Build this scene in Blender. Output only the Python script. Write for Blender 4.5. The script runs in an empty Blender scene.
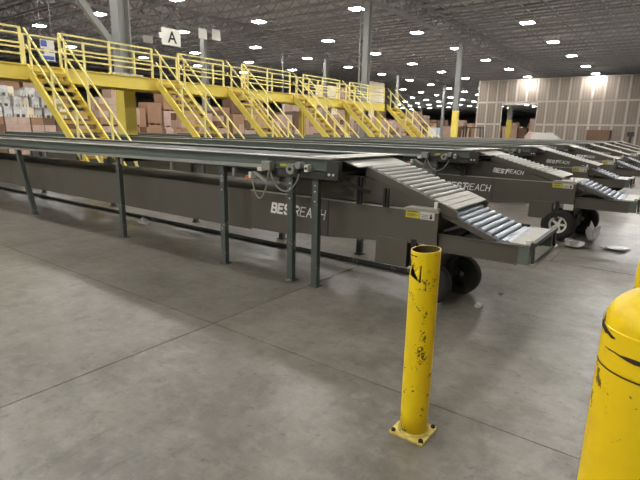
import bpy, bmesh, math, random
from mathutils import Vector, Matrix

# ------------------------------------------------------------------ camera, world, exposure
scene = bpy.context.scene
COL = scene.collection
R_ = math.radians
PITCH, YAW, ROLL, EYE = R_(12.945), R_(36.27), R_(1.18), 1.6

cam_data = bpy.data.cameras.new('camera')
cam_data.sensor_width = 36.0
cam_data.lens = 36.0 * 477.0 / 640.0
cam_data.clip_start, cam_data.clip_end = 0.05, 600
cam = bpy.data.objects.new('camera', cam_data)
COL.objects.link(cam)
_fh = Vector((-math.sin(YAW), math.cos(YAW), 0))
_r0 = Vector((math.cos(YAW), math.sin(YAW), 0))
_f = _fh * math.cos(PITCH) - Vector((0, 0, 1)) * math.sin(PITCH)
_u0 = Vector((0, 0, 1)) * math.cos(PITCH) + _fh * math.sin(PITCH)
_r = _r0 * math.cos(ROLL) + _u0 * math.sin(ROLL)
_u = -_r0 * math.sin(ROLL) + _u0 * math.cos(ROLL)
_m = Matrix((_r, _u, -_f)).transposed().to_4x4()
_m.translation = Vector((0, 0, EYE))
cam.matrix_world = _m
scene.camera = cam

world = bpy.data.worlds.new('world')
scene.world = world
world.use_nodes = True
world.node_tree.nodes['Background'].inputs[0].default_value = (0.5, 0.5, 0.48, 1)
world.node_tree.nodes['Background'].inputs[1].default_value = 0.05

vs = scene.view_settings
vs.view_transform = 'Standard'
vs.look = 'None'
vs.exposure = 0.0
vs.gamma = 1.0
vs.use_curve_mapping = False
LAMP_STRENGTH = 202.0

rnd = random.Random(11)

# ------------------------------------------------------------------ materials
MATS = {}

def s2l(c):
    return tuple((x / 12.92 if x <= 0.04045 else ((x + 0.055) / 1.055) ** 2.4) for x in [v / 255 for v in c])

def mat(name, rgb, rough=0.5, metal=0.0, dirt=0.15, dirt_rgb=None, scale=4.0, speck=0.0, speck_rgb=(40, 30, 20),
        speck_scale=30.0, bump=0.0, rough_var=0.1, spec=0.5):
    m = bpy.data.materials.new(name)
    m.use_nodes = True
    nt = m.node_tree; N = nt.nodes; L = nt.links
    b = N['Principled BSDF']
    b.inputs['Roughness'].default_value = rough
    b.inputs['Metallic'].default_value = metal
    b.inputs['Specular IOR Level'].default_value = spec
    base = s2l(rgb)
    d = s2l(dirt_rgb) if dirt_rgb else tuple(v * 0.55 for v in base)
    tc = N.new('ShaderNodeTexCoord')
    oi = N.new('ShaderNodeObjectInfo')
    add = N.new('ShaderNodeVectorMath'); add.operation = 'ADD'
    mul = N.new('ShaderNodeMath'); mul.operation = 'MULTIPLY'; mul.inputs[1].default_value = 37.0
    L.new(oi.outputs['Random'], mul.inputs[0])
    L.new(tc.outputs['Object'], add.inputs[0]); L.new(mul.outputs[0], add.inputs[1])
    no = N.new('ShaderNodeTexNoise'); no.inputs['Scale'].default_value = scale
    no.inputs['Detail'].default_value = 6; no.inputs['Roughness'].default_value = 0.65
    L.new(add.outputs[0], no.inputs['Vector'])
    rp = N.new('ShaderNodeValToRGB')
    rp.color_ramp.elements[0].position = 0.38; rp.color_ramp.elements[1].position = 0.72
    L.new(no.outputs['Fac'], rp.inputs[0])
    mx = N.new('ShaderNodeMix'); mx.data_type = 'RGBA'
    mx.inputs[6].default_value = (*base, 1); mx.inputs[7].default_value = (*d, 1)
    sc = N.new('ShaderNodeMath'); sc.operation = 'MULTIPLY'; sc.inputs[1].default_value = dirt
    L.new(rp.outputs[0], sc.inputs[0]); L.new(sc.outputs[0], mx.inputs[0])
    out = mx.outputs[2]
    if speck > 0:
        n2 = N.new('ShaderNodeTexNoise'); n2.inputs['Scale'].default_value = speck_scale
        n2.inputs['Detail'].default_value = 5; n2.inputs['Roughness'].default_value = 0.7
        L.new(add.outputs[0], n2.inputs['Vector'])
        n3 = N.new('ShaderNodeTexNoise'); n3.inputs['Scale'].default_value = speck_scale * 0.17
        L.new(add.outputs[0], n3.inputs['Vector'])
        pr = N.new('ShaderNodeMath'); pr.operation = 'MULTIPLY'
        L.new(n2.outputs['Fac'], pr.inputs[0]); L.new(n3.outputs['Fac'], pr.inputs[1])
        r2 = N.new('ShaderNodeValToRGB')
        r2.color_ramp.elements[0].position = 0.36 - speck * 0.1; r2.color_ramp.elements[1].position = 0.385 - speck * 0.1
        L.new(pr.outputs[0], r2.inputs[0])
        m2 = N.new('ShaderNodeMix'); m2.data_type = 'RGBA'
        m2.inputs[7].default_value = (*s2l(speck_rgb), 1)
        L.new(out, m2.inputs[6]); L.new(r2.outputs[0], m2.inputs[0])
        out = m2.outputs[2]
    L.new(out, b.inputs['Base Color'])
    rm = N.new('ShaderNodeMapRange')
    rm.inputs[3].default_value = max(0.03, rough - rough_var); rm.inputs[4].default_value = min(1, rough + rough_var)
    L.new(no.outputs['Fac'], rm.inputs[0]); L.new(rm.outputs[0], b.inputs['Roughness'])
    if bump > 0:
        bp = N.new('ShaderNodeBump'); bp.inputs['Strength'].default_value = bump
        bp.inputs['Distance'].default_value = 0.01
        L.new(no.outputs['Fac'], bp.inputs['Height']); L.new(bp.outputs[0], b.inputs['Normal'])
    MATS[name] = m
    return m

mat('olive_paint', (95, 91, 82), 0.42, dirt=0.25, scale=2.2)
mat('green_paint', (106, 116, 110), 0.4, dirt=0.3, scale=3)
mat('leg_paint', (86, 94, 90), 0.45, dirt=0.35, scale=5, speck=0.15, speck_rgb=(150, 150, 140))
mat('galvanised', (178, 180, 174), 0.36, metal=0.35, dirt=0.3, scale=8)
mat('plate_metal', (182, 180, 170), 0.45, metal=0.15, dirt=0.25, scale=5)
mat('roller_blue_reflection', (176, 184, 198), 0.34, metal=0.3, dirt=0.2, scale=9)  # bluish reflection on the lower rollers, put into their colour
mat('roller_metal', (190, 189, 182), 0.42, metal=0.12, dirt=0.2, scale=9)
mat('belt_rubber', (52, 54, 52), 0.6, dirt=0.3)
mat('black_metal', (36, 36, 34), 0.5, dirt=0.3)
mat('dark_metal', (58, 58, 54), 0.5, dirt=0.3)
mat('rubber', (27, 27, 27), 0.75, dirt=0.3, dirt_rgb=(70, 66, 60))
mat('white_paint', (226, 224, 216), 0.45, dirt=0.15)
mat('white_print', (250, 249, 244), 0.5, dirt=0.0)
mat('grey_box', (156, 156, 148), 0.5, dirt=0.2)
mat('cable_grey', (150, 152, 142), 0.5, dirt=0.1)
mat('brass', (196, 120, 80), 0.4, dirt=0.2)
mat('bollard_yellow', (255, 222, 18), 0.36, dirt=0.22, dirt_rgb=(220, 182, 22), scale=7, speck=0.22,
    speck_rgb=(96, 76, 28), speck_scale=75, bump=0.1)
mat('sleeve_yellow', (255, 218, 14), 0.4, dirt=0.25, dirt_rgb=(236, 194, 16), scale=24, speck=0.18,
    speck_rgb=(104, 82, 22), speck_scale=22, bump=0.25)
mat('plate_yellow', (234, 214, 116), 0.5, dirt=0.6, dirt_rgb=(140, 122, 80), scale=26, speck=0.5, speck_scale=40)
mat('pipe_inside', (84, 70, 24), 0.8, dirt=0.6, dirt_rgb=(40, 34, 18), scale=14)
mat('rust', (58, 40, 30), 0.8, dirt=0.5, scale=20)
mat('stair_yellow', (242, 219, 104), 0.42, dirt=0.2, dirt_rgb=(222, 194, 84), scale=2)
mat('rail_yellow', (248, 234, 156), 0.4, dirt=0.15, scale=3)
mat('tread_grey', (196, 168, 70), 0.6, dirt=0.4, scale=6)
mat('deck_grey', (176, 168, 130), 0.6, dirt=0.3)
mat('column_grey', (152, 154, 152), 0.5, dirt=0.2, scale=1)
mat('steel_grey', (160, 160, 161), 0.6, dirt=0.3, scale=1.5)
mat('roof_deck', (196, 196, 198), 0.8, dirt=0.4, scale=0.6)
mat('lamp_body', (180, 180, 176), 0.5)
mat('carton', (160, 126, 100), 0.8, dirt=0.3, scale=2)
mat('carton_pale', (188, 160, 140), 0.8, dirt=0.3, scale=2)
mat('carton_dark', (112, 86, 68), 0.8, dirt=0.3, scale=2)
mat('wrapped', (194, 172, 160), 0.25, dirt=0.5, dirt_rgb=(160, 124, 108), scale=3)
mat('carton_cream', (236, 226, 202), 0.7, dirt=0.2, scale=2)
mat('carton_white', (220, 220, 218), 0.6, dirt=0.6, dirt_rgb=(120, 116, 112), scale=5)
mat('pallet_wood', (160, 126, 90), 0.8, dirt=0.4, scale=6)
mat('wall_white', (190, 188, 182), 0.8, dirt=0.15, scale=0.5)
mat('batten', (200, 193, 183), 0.7, dirt=0.1)
mat('sign_yellow', (206, 196, 64), 0.5, dirt=0.2)
mat('sign_white', (218, 216, 208), 0.5, dirt=0.15, scale=12)
mat('ink', (28, 28, 28), 0.6, dirt=0.1)
mat('blue_print', (70, 92, 158), 0.5, dirt=0.3)
mat('paper', (226, 224, 218), 0.7, dirt=0.1)
mat('plastic_film', (206, 204, 200), 0.25, dirt=0.3)
mat('forklift_dark', (48, 44, 42), 0.5)
mat('pale_blue', (196, 202, 222), 0.5, dirt=0.1)

def wall_panel_mat():
    m = mat('wall_panel', (150, 138, 127), 0.75, dirt=0.25, scale=0.4)
    nt = m.node_tree; N = nt.nodes; L = nt.links
    b = N['Principled BSDF']
    src = b.inputs['Base Color'].links[0].from_socket
    tc = N.new('ShaderNodeTexCoord')
    wv = N.new('ShaderNodeTexWave'); wv.wave_type = 'BANDS'; wv.bands_direction = 'X'
    wv.inputs['Scale'].default_value = 0.95; wv.inputs['Distortion'].default_value = 0.25
    L.new(tc.outputs['Object'], wv.inputs['Vector'])
    mx = N.new('ShaderNodeMix'); mx.data_type = 'RGBA'; mx.blend_type = 'MULTIPLY'
    mx.inputs[7].default_value = (0.72, 0.70, 0.69, 1)
    L.new(wv.outputs['Fac'], mx.inputs[0]); L.new(src, mx.inputs[6]); L.new(mx.outputs[2], b.inputs['Base Color'])
wall_panel_mat()

def lamp_mat():
    m = bpy.data.materials.new('lamp_diffuser'); m.use_nodes = True
    nt = m.node_tree; nt.nodes.clear()
    o = nt.nodes.new('ShaderNodeOutputMaterial'); e = nt.nodes.new('ShaderNodeEmission')
    e.inputs[0].default_value = (1.0, 0.975, 0.93, 1); e.inputs[1].default_value = LAMP_STRENGTH
    nt.links.new(e.outputs[0], o.inputs[0])
    MATS['lamp_diffuser'] = m
lamp_mat()

def concrete_mat():
    m = bpy.data.materials.new('concrete'); m.use_nodes = True
    nt = m.node_tree; N = nt.nodes; L = nt.links
    b = N['Principled BSDF']
    geo = N.new('ShaderNodeNewGeometry')
    oi = N.new('ShaderNodeObjectInfo')
    def noise(scale, detail=6, rough=0.6, dist=0.0, stretch=None):
        n = N.new('ShaderNodeTexNoise')
        n.inputs['Scale'].default_value = scale; n.inputs['Detail'].default_value = detail
        n.inputs['Roughness'].default_value = rough; n.inputs['Distortion'].default_value = dist
        if stretch:
            mp = N.new('ShaderNodeMapping'); mp.inputs['Scale'].default_value = stretch[:3]
            mp.inputs['Rotation'].default_value = (0, 0, stretch[3])
            L.new(geo.outputs['Position'], mp.inputs[0]); L.new(mp.outputs[0], n.inputs['Vector'])
        else:
            L.new(geo.outputs['Position'], n.inputs['Vector'])
        return n.outputs['Fac']
    def ramp(fac, p0, p1):
        r = N.new('ShaderNodeValToRGB'); r.color_ramp.elements[0].position = p0; r.color_ramp.elements[1].position = p1
        L.new(fac, r.inputs[0]); return r.outputs[0]
    def mixc(fac, a, c, k=1.0):
        x = N.new('ShaderNodeMix'); x.data_type = 'RGBA'
        mu = N.new('ShaderNodeMath'); mu.operation = 'MULTIPLY'; mu.inputs[1].default_value = k
        L.new(fac, mu.inputs[0]); L.new(mu.outputs[0], x.inputs[0])
        if isinstance(a, tuple): x.inputs[6].default_value = (*a, 1)
        else: L.new(a, x.inputs[6])
        x.inputs[7].default_value = (*c, 1)
        return x.outputs[2]
    light = s2l((146, 141, 132)); midc = s2l((118, 113, 104)); dark = s2l((84, 79, 71)); stain = s2l((56, 51, 45)); pale = s2l((170, 166, 157))
    c = mixc(ramp(noise(0.5, 9, 0.6, 0.15), 0.32, 0.72), light, midc)
    c = mixc(ramp(noise(1.5, 9, 0.68, 0.25), 0.44, 0.74), c, dark, 0.75)
    c = mixc(ramp(noise(5.5, 7, 0.7, 0.5), 0.52, 0.74), c, stain, 0.5)
    c = mixc(ramp(noise(0.8, 9, 0.68, 0.4, (1.0, 2.6, 1, 0.5)), 0.50, 0.78), c, pale, 0.5)
    c = mixc(ramp(noise(1.2, 9, 0.75, 0.8, (10.0, 1.8, 1, -0.35)), 0.56, 0.80), c, stain, 0.5)
    c = mixc(ramp(noise(1.1, 9, 0.75, 0.6, (2.2, 13.0, 1, 0.25)), 0.56, 0.80), c, dark, 0.6)
    c = mixc(ramp(noise(2.9, 8, 0.72, 0.3), 0.46, 0.78), c, s2l((98, 88, 76)), 0.6)
    c = mixc(ramp(noise(7.5, 8, 0.75, 0.2), 0.50, 0.78), c, pale, 0.45)
    c = mixc(ramp(noise(13, 5, 0.65), 0.60, 0.74), c, stain, 0.55)
    c = mixc(ramp(noise(60, 3, 0.6), 0.5, 0.8), c, dark, 0.25)
    tint = N.new('ShaderNodeMix'); tint.data_type = 'RGBA'; tint.blend_type = 'MULTIPLY'; tint.inputs[0].default_value = 1
    L.new(c, tint.inputs[6]); L.new(oi.outputs['Color'], tint.inputs[7])
    L.new(tint.outputs[2], b.inputs['Base Color'])
    mr = N.new('ShaderNodeMapRange'); mr.inputs[3].default_value = 0.24; mr.inputs[4].default_value = 0.50
    L.new(noise(1.1, 5, 0.55, 0.1), mr.inputs[0]); L.new(mr.outputs[0], b.inputs['Roughness'])
    b.inputs['Specular IOR Level'].default_value = 0.42
    bp = N.new('ShaderNodeBump'); bp.inputs['Strength'].default_value = 0.12; bp.inputs['Distance'].default_value = 0.01
    L.new(noise(22, 6, 0.65), bp.inputs['Height']); L.new(bp.outputs[0], b.inputs['Normal'])
    MATS['concrete'] = m
concrete_mat()
mat('joint_dark', (84, 80, 73), 0.9, dirt=0.3)

# ------------------------------------------------------------------ mesh helpers
class MB:
    def __init__(s): s.v = []; s.f = []
    def add(s, vs_, fs):
        o = len(s.v); s.v += [tuple(p) for p in vs_]; s.f += [tuple(i + o for i in f) for f in fs]; return s
    def box(s, x0, x1, y0, y1, z0, z1):
        p = [(x0, y0, z0), (x1, y0, z0), (x1, y1, z0), (x0, y1, z0), (x0, y0, z1), (x1, y0, z1), (x1, y1, z1), (x0, y1, z1)]
        return s.add(p, [(0, 3, 2, 1), (4, 5, 6, 7), (0, 1, 5, 4), (1, 2, 6, 5), (2, 3, 7, 6), (3, 0, 4, 7)])
    def bar(s, p, q, w, h, up=(0, 0, 1)):
        p = Vector(p); q = Vector(q); d = (q - p).normalized(); up = Vector(up)
        if abs(d.dot(up)) > 0.98: up = Vector((0, 1, 0))
        a = d.cross(up).normalized(); b = a.cross(d).normalized()
        a *= w / 2; b *= h / 2
        pts = [p - a - b, p + a - b, p + a + b, p - a + b, q - a - b, q + a - b, q + a + b, q - a + b]
        return s.add(pts, [(0, 1, 2, 3), (7, 6, 5, 4), (0, 4, 5, 1), (1, 5, 6, 2), (2, 6, 7, 3), (3, 7, 4, 0)])
    def cyl(s, p, q, r, n=12, r2=None):
        p = Vector(p); q = Vector(q); d = (q - p).normalized()
        up = Vector((0, 0, 1)) if abs(d.z) < 0.9 else Vector((1, 0, 0))
        a = d.cross(up).normalized(); b = d.cross(a).normalized(); r2 = r if r2 is None else r2
        pts = [p + (a * math.cos(t) + b * math.sin(t)) * r for t in [2 * math.pi * i / n for i in range(n)]]
        pts += [q + (a * math.cos(t) + b * math.sin(t)) * r2 for t in [2 * math.pi * i / n for i in range(n)]]
        fs = [(i, (i + 1) % n, n + (i + 1) % n, n + i) for i in range(n)] + [tuple(range(n - 1, -1, -1)), tuple(range(n, 2 * n))]
        return s.add(pts, fs)
    def tube(s, pts, r, n=8):
        pts = [Vector(p) for p in pts]; rings = []; prev = None
        for i, p in enumerate(pts):
            d = (pts[min(i + 1, len(pts) - 1)] - pts[max(i - 1, 0)]).normalized()
            up = prev if prev else (Vector((0, 1, 0)) if abs(d.y) < 0.9 else Vector((1, 0, 0)))
            a = d.cross(up).normalized(); b = a.cross(d).normalized(); prev = b
            rings.append([p + (a * math.cos(t) + b * math.sin(t)) * r for t in [2 * math.pi * k / n for k in range(n)]])
        v = [q for rg in rings for q in rg]; f = []
        for i in range(len(rings) - 1):
            for k in range(n):
                f.append((i * n + k, i * n + (k + 1) % n, (i + 1) * n + (k + 1) % n, (i + 1) * n + k))
        f += [tuple(range(n - 1, -1, -1)), tuple(range((len(rings) - 1) * n, len(rings) * n))]
        return s.add(v, f)
    def prism(s, poly, y0, y1):                      # polygon in x-z, extruded along y
        n = len(poly)
        v = [(x, y0, z) for x, z in poly] + [(x, y1, z) for x, z in poly]
        f = [tuple(range(n)), tuple(range(2 * n - 1, n - 1, -1))] + [(i, n + i, n + (i + 1) % n, (i + 1) % n) for i in range(n)]
        return s.add(v, f)
    def lathe(s, prof, n=48, axis='z', c=(0, 0, 0)):
        v = []; f = []
        for r, h in prof:
            for i in range(n):
                t = 2 * math.pi * i / n
                if axis == 'z': v.append((c[0] + r * math.cos(t), c[1] + r * math.sin(t), c[2] + h))
                else: v.append((c[0] + r * math.cos(t), c[1] + h, c[2] + r * math.sin(t)))
        for j in range(len(prof) - 1):
            for i in range(n):
                f.append((j * n + i, j * n + (i + 1) % n, (j + 1) * n + (i + 1) % n, (j + 1) * n + i))
        return s.add(v, f)
    def mesh(s, name, m, bevel=0.0, smooth=False):
        me = bpy.data.meshes.new(name)
        me.from_pydata(s.v, [], s.f)
        bm = bmesh.new(); bm.from_mesh(me)
        bmesh.ops.recalc_face_normals(bm, faces=bm.faces)
        if bevel > 0:
            bmesh.ops.bevel(bm, geom=[e for e in bm.edges if e.is_manifold and e.calc_face_angle(0) > 0.5], offset=bevel,
                            segments=2, affect='EDGES', profile=0.6, clamp_overlap=True)
        bm.to_mesh(me); bm.free()
        me.materials.append(MATS[m])
        if smooth:
            me.shade_smooth()
            me.set_sharp_from_angle(angle=R_(38))
        return me
    def build(s, name, m, parent=None, bevel=0.0, smooth=False):
        return link(name, s.mesh(name, m, bevel, smooth), parent)

def link(name, me, parent=None, loc=(0, 0, 0), rot=(0, 0, 0)):
    o = bpy.data.objects.new(name, me)
    COL.objects.link(o)
    o.parent = parent
    o.location = loc; o.rotation_euler = rot
    return o

def thing(name, label, cat, loc=(0, 0, 0), rz=0.0, group=None):
    o = bpy.data.objects.new(name, None); o.empty_display_size = 0.2
    COL.objects.link(o); o.location = loc; o.rotation_euler = (0, 0, rz)
    return tag(o, label, cat, group)

def tag(o, label, cat, group=None):
    o['label'] = label; o['category'] = cat
    if group: o['group'] = group
    return o

def structure(o, label=None):
    o['kind'] = 'structure'
    if label: o['label'] = label
    return o

def kids(o):
    return KID.get(o.name, [])

def copy_tree(o, parent=None):
    c = o.copy(); COL.objects.link(c); c.parent = parent
    for ch in [x for x in bpy.data.objects if x.parent == o]:
        copy_tree(ch, c)
    return c

def text_mesh(body, size, m, bold=0.0, shear=0.0, depth=0.001):
    cu = bpy.data.curves.new('lettering', 'FONT')
    cu.body = body; cu.size = size; cu.shear = shear; cu.offset = bold; cu.extrude = depth
    tmp = bpy.data.objects.new('lettering', cu); COL.objects.link(tmp)
    dg = bpy.context.evaluated_depsgraph_get()
    me = bpy.data.meshes.new_from_object(tmp.evaluated_get(dg))
    bpy.data.objects.remove(tmp); bpy.data.curves.remove(cu)
    me.name = 'lettering'; me.materials.clear(); me.materials.append(MATS[m])
    return me

GLYPH = {
    'B': [[(0, 0), (0, 1), (.5, 1), (.62, .9), (.62, .62), (.5, .52), (0, .52)], [(.5, .52), (.66, .42), (.66, .1), (.52, 0), (0, 0)]],
    'E': [[(.6, 0), (0, 0), (0, 1), (.6, 1)], [(0, .52), (.5, .52)]],
    'S': [[(.62, .86), (.5, 1), (.12, 1), (0, .88), (0, .64), (.12, .54), (.5, .47), (.62, .36), (.62, .12), (.5, 0), (.12, 0), (0, .14)]],
    'T': [[(.33, 0), (.33, 1)], [(0, 1), (.66, 1)]],
    'R': [[(0, 0), (0, 1), (.5, 1), (.62, .88), (.62, .6), (.5, .5), (0, .5)], [(.35, .5), (.64, 0)]],
    'A': [[(0, 0), (.33, 1), (.66, 0)], [(.12, .34), (.54, .34)]],
    'C': [[(.62, .84), (.5, 1), (.12, 1), (0, .86), (0, .14), (.12, 0), (.5, 0), (.62, .16)]],
    'H': [[(0, 0), (0, 1)], [(.62, 0), (.62, 1)], [(0, .52), (.62, .52)]]}
def stroke_text(body, size, weight, m, shear=0.2, width=1.0):
    """flat painted capitals in the x-z plane, baseline at z = 0"""
    b = MB(); cx = 0.0; nb = 0
    for k, ch in enumerate(body):
        for st in GLYPH[ch]:
            for (x0, y0), (x1, y1) in zip(st[:-1], st[1:]):
                p = Vector(((cx + x0 * width + y0 * shear) * size, 0, y0 * size)); q = Vector(((cx + x1 * width + y1 * shear) * size, 0, y1 * size))
                e = (q - p).normalized() * weight * 0.42
                b.bar(p - e, q + e, weight, 0.0010 + 0.00022 * nb, (0, 1, 0)); nb += 1
        cx += 0.66 * width + 0.17 + weight / size * 0.6
    return b.mesh('lettering', m)

ORD = ['nearest', 'second nearest', 'third nearest', 'fourth nearest', 'fifth nearest', 'sixth nearest', 'seventh nearest',
       'eighth nearest', 'ninth nearest', 'tenth nearest', 'eleventh nearest', 'twelfth nearest', 'thirteenth nearest'
       ]
_ones = ['', 'first', 'second', 'third', 'fourth', 'fifth', 'sixth', 'seventh', 'eighth', 'ninth', 'tenth', 'eleventh', 'twelfth',
         'thirteenth', 'fourteenth', 'fifteenth', 'sixteenth', 'seventeenth', 'eighteenth', 'nineteenth', 'twentieth']
def nth(n):
    n = int(n)
    if n <= 20: return _ones[n]
    t = {2: 'twenty', 3: 'thirty', 4: 'forty', 5: 'fifty', 6: 'sixty'}[n // 10]
    te = {3: 'thirtieth', 4: 'fortieth', 5: 'fiftieth', 6: 'sixtieth'}
    return te[n // 10] if n % 10 == 0 else t + '-' + _ones[n % 10]

ORD += [nth(n) + ' nearest' for n in range(14, 60)]

# ------------------------------------------------------------------ the setting: floor slabs
floor = structure(MB().box(-125, 14, -16, 245, -0.30, -0.006).build('floor', 'joint_dark'), 'grey polished concrete floor with saw-cut joints')
def slab(x0, x1, y0, y1, tint):
    g = 0.004
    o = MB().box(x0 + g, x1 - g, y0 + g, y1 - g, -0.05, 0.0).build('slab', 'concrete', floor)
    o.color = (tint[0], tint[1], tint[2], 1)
ys = [-16, -5.7, -1.6, 2.5, 6.6, 10.7, 14.8, 19, 27, 35, 50, 70, 245]
for j in range(len(ys) - 1):
    y0, y1 = ys[j], ys[j + 1]
    if y0 >= 19: xs = [-125, -60, -31, -15.5, 0.5, 14]
    elif y0 >= 6.6: xs = [-125, -60, -30, -17.5, -13.4, -9.3, -5.2, -1.13, 3, 7.1, 14]
    else: xs = [-125, -60, -30, -19.3, -15.2, -11.1, -7.02, -2.93, 1.17, 5.3, 14]
    for i in range(len(xs) - 1):
        t = rnd.uniform(0.9, 1.02)
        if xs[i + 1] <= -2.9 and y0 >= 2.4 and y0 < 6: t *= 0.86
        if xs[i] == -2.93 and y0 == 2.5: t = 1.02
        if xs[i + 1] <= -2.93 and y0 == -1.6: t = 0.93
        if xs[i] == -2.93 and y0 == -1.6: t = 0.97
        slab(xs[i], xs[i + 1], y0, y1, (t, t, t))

# ------------------------------------------------------------------ ceiling with joists and girders
ceiling = structure(MB().box(-125, 14, -16, 245, 10.25, 10.4).build('ceiling', 'roof_deck'), 'dark grey metal roof deck carried by open-web joists')
def truss(length, z0, z1, chord, pitch, axis):
    m = MB()
    def P(a, z): return (a, 0, z) if axis == 'x' else (0, a, z)
    m.bar(P(0, z0), P(length, z0), chord, chord); m.bar(P(0, z1), P(length, z1), chord * 1.3, chord)
    k = int(length / pitch)
    for i in range(k):
        a = i * pitch
        m.bar(P(a, z0), P(a + pitch / 2, z1), chord * 0.45, chord * 0.45)
        m.bar(P(a + pitch / 2, z1), P(a + pitch, z0), chord * 0.45, chord * 0.45)
    return m.mesh('joist' if axis == 'x' else 'girder', 'steel_grey')
jm = truss(139, 9.55, 10.2, 0.11, 1.5, 'x')
y = 2.0
while y < 235:
    link('joist', jm, ceiling, (-125, y, 0))
    y += 1.92
gm = truss(258, 9.0, 10.15, 0.22, 2.4, 'y')
for x in (-62.2, -46.7, -31.2, -15.7):
    link('girder', gm, ceiling, (x, -15.5, 0))
dm = MB().box(-0.06, 0.06, -16, 245, 10.17, 10.25).mesh('deck_rib', 'roof_deck')
for i in range(70):
    link('deck_rib', dm, ceiling, (-100 + i * 1.55, 0, 0))
pipe_me = MB().cyl((-60, 0, 0), (13, 0, 0), 0.06, 8).mesh('sprinkler_pipe', 'column_grey')
for yy in (64.0, 79.0, 94.0, 110.0):
    link('sprinkler_pipe', pipe_me, ceiling, (0, yy, 9.0))

# walls of the hall
structure(MB().box(13, 13.3, -16, 245, -0.3, 10.25).build('wall_right', 'wall_white'), 'pale grey dock-side wall of the hall')
structure(MB().box(-125, 13, -16.3, -16, -0.3, 10.25).build('wall_near', 'wall_white'), 'pale grey wall behind the viewer')
structure(MB().box(-125.3, -125, -16, 245, -0.3, 10.25).build('wall_left', 'wall_white'), 'pale grey wall at the far left of the hall')
structure(MB().box(-125, 13, 245, 245.3, -0.3, 10.25).build('wall_back', 'wall_white'), 'pale grey wall at the far end of the hall')

# partition wall of brown panels with pale battens and an opening
WY, WX0, WX1, PW, PH = 70.0, -24.0, 13.0, 1.30, 2.95
OX0, OX1, OZ = -20.6, -16.05, 5.5
wall = structure(MB().box(WX0, OX0, WY + 0.1, WY + 0.3, 0, 8.85).box(OX0, OX1, WY + 0.1, WY + 0.3, OZ, 8.85)
                 .box(OX1, WX1, WY + 0.1, WY + 0.3, 0, 8.85).build('wall_far', 'batten'),
                 'tall partition wall of ribbed brown panels with pale battens')
cache = {}
def panel(x0, x1, z0, z1):
    key = (round(x1 - x0, 3), round(z1 - z0, 3))
    if key not in cache:
        cache[key] = MB().box(0, key[0], 0, 0.12, 0, key[1]).mesh('panel', 'wall_panel')
    link('panel', cache[key], wall, (x0, WY, z0))
nx = int((WX1 - WX0) / PW)
for i in range(nx):
    x0, x1 = WX0 + i * PW + 0.13, WX0 + (i + 1) * PW - 0.13
    for j in range(3):
        z0, z1 = j * PH + 0.12, (j + 1) * PH - 0.12
        if x1 > OX0 and x0 < OX1 and z0 < OZ:
            if x0 < OX0 - 0.3: panel(x0, OX0 - 0.1, z0, z1)
            elif x1 > OX1 + 0.3: panel(OX1 + 0.1, x1, z0, z1)
            continue
        panel(x0, x1, z0, z1)
bm_v = MB().box(-0.07, 0.07, -0.03, 0.1, 0, 8.85).mesh('batten', 'batten')
for i in range(nx + 1):
    x = WX0 + i * PW
    if OX0 - 0.1 < x < OX1 + 0.1:
        link('batten', MB().box(-0.07, 0.07, -0.03, 0.1, OZ, 8.85).mesh('batten', 'batten'), wall, (x, WY, 0))
    else:
        link('batten', bm_v, wall, (x, WY, 0))
# ------------------------------------------------------------------ ceiling lamps
lamp_house = MB().prism([(-0.41, 0.05), (0.41, 0.05), (0.31, 0.17), (-0.31, 0.17)], -0.36, 0.36).mesh('housing', 'lamp_body')
lamp_diff = MB().box(-0.38, 0.38, -0.33, 0.33, 0.02, 0.052).mesh('diffuser', 'lamp_diffuser')
lamp_rod = MB().cyl((0, 0, 0.16), (0, 0, 1.2), 0.012, 6).mesh('hanger', 'steel_grey')
def project(p):
    d = Vector(p) - Vector((0, 0, EYE)); w = d.dot(_f)
    if w <= 0.1: return None
    return (320 + 477 * d.dot(_r) / w, 240 - 477 * d.dot(_u) / w)
lamps = []
for i in range(-2, 14):
    x = -9.55 - 7.84 * i
    row = []
    for j in range(-4, 26):
        yy = (20.2 + 7.9 * j + 0.07 * min(max(j, 0), 6) ** 2) * (1 - 0.018 * max(i, 0))
        if abs(yy - WY) < 1.2 and x > WX0: yy = WY - 1.0
        q = project((x, yy, 9.0))
        vis = q is not None and -10 < q[0] < 650 and -10 < q[1] < 480
        if yy > 150: continue
        if i == -1 and j == -2: continue
        if i == -2 and j < 0: continue
        if yy > WY + 2 and not (vis and (394 < q[0] < 482 or 497 < q[0] < 542) and x < -14): continue
        if i > 5 and yy < 62: continue
        if i >= 4 and yy > 52 and (q is None or q[0] < 398): continue
        if j == 1: yy *= 0.978
        if not vis and (x < -32 or yy > 60): continue
        row.append((x, yy, vis))
    lamps.append((i, row))
out_n = 0
for i, row in lamps:
    k = 0
    for x, yy, vis in row:
        if vis:
            lab = 'white rectangular high-bay ceiling lamp, %s in the %s row counted from the right' % (ORD[k], nth(i + 1) if i >= 0 else 'outermost right')
            k += 1
        else:
            out_n += 1
            lab = 'high-bay ceiling lamp above the foreground outside the picture, %s counted from the right' % nth(out_n)
        t = thing('ceiling_lamp', lab, 'ceiling lamp', (x, yy, 8.95), 0, 'high-bay lamps in the ceiling grid')
        link('housing', lamp_house, t); link('diffuser', lamp_diff, t); link('hanger', lamp_rod, t, (-0.3, 0, 0)); link('hanger', lamp_rod, t, (0.3, 0, 0))

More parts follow.
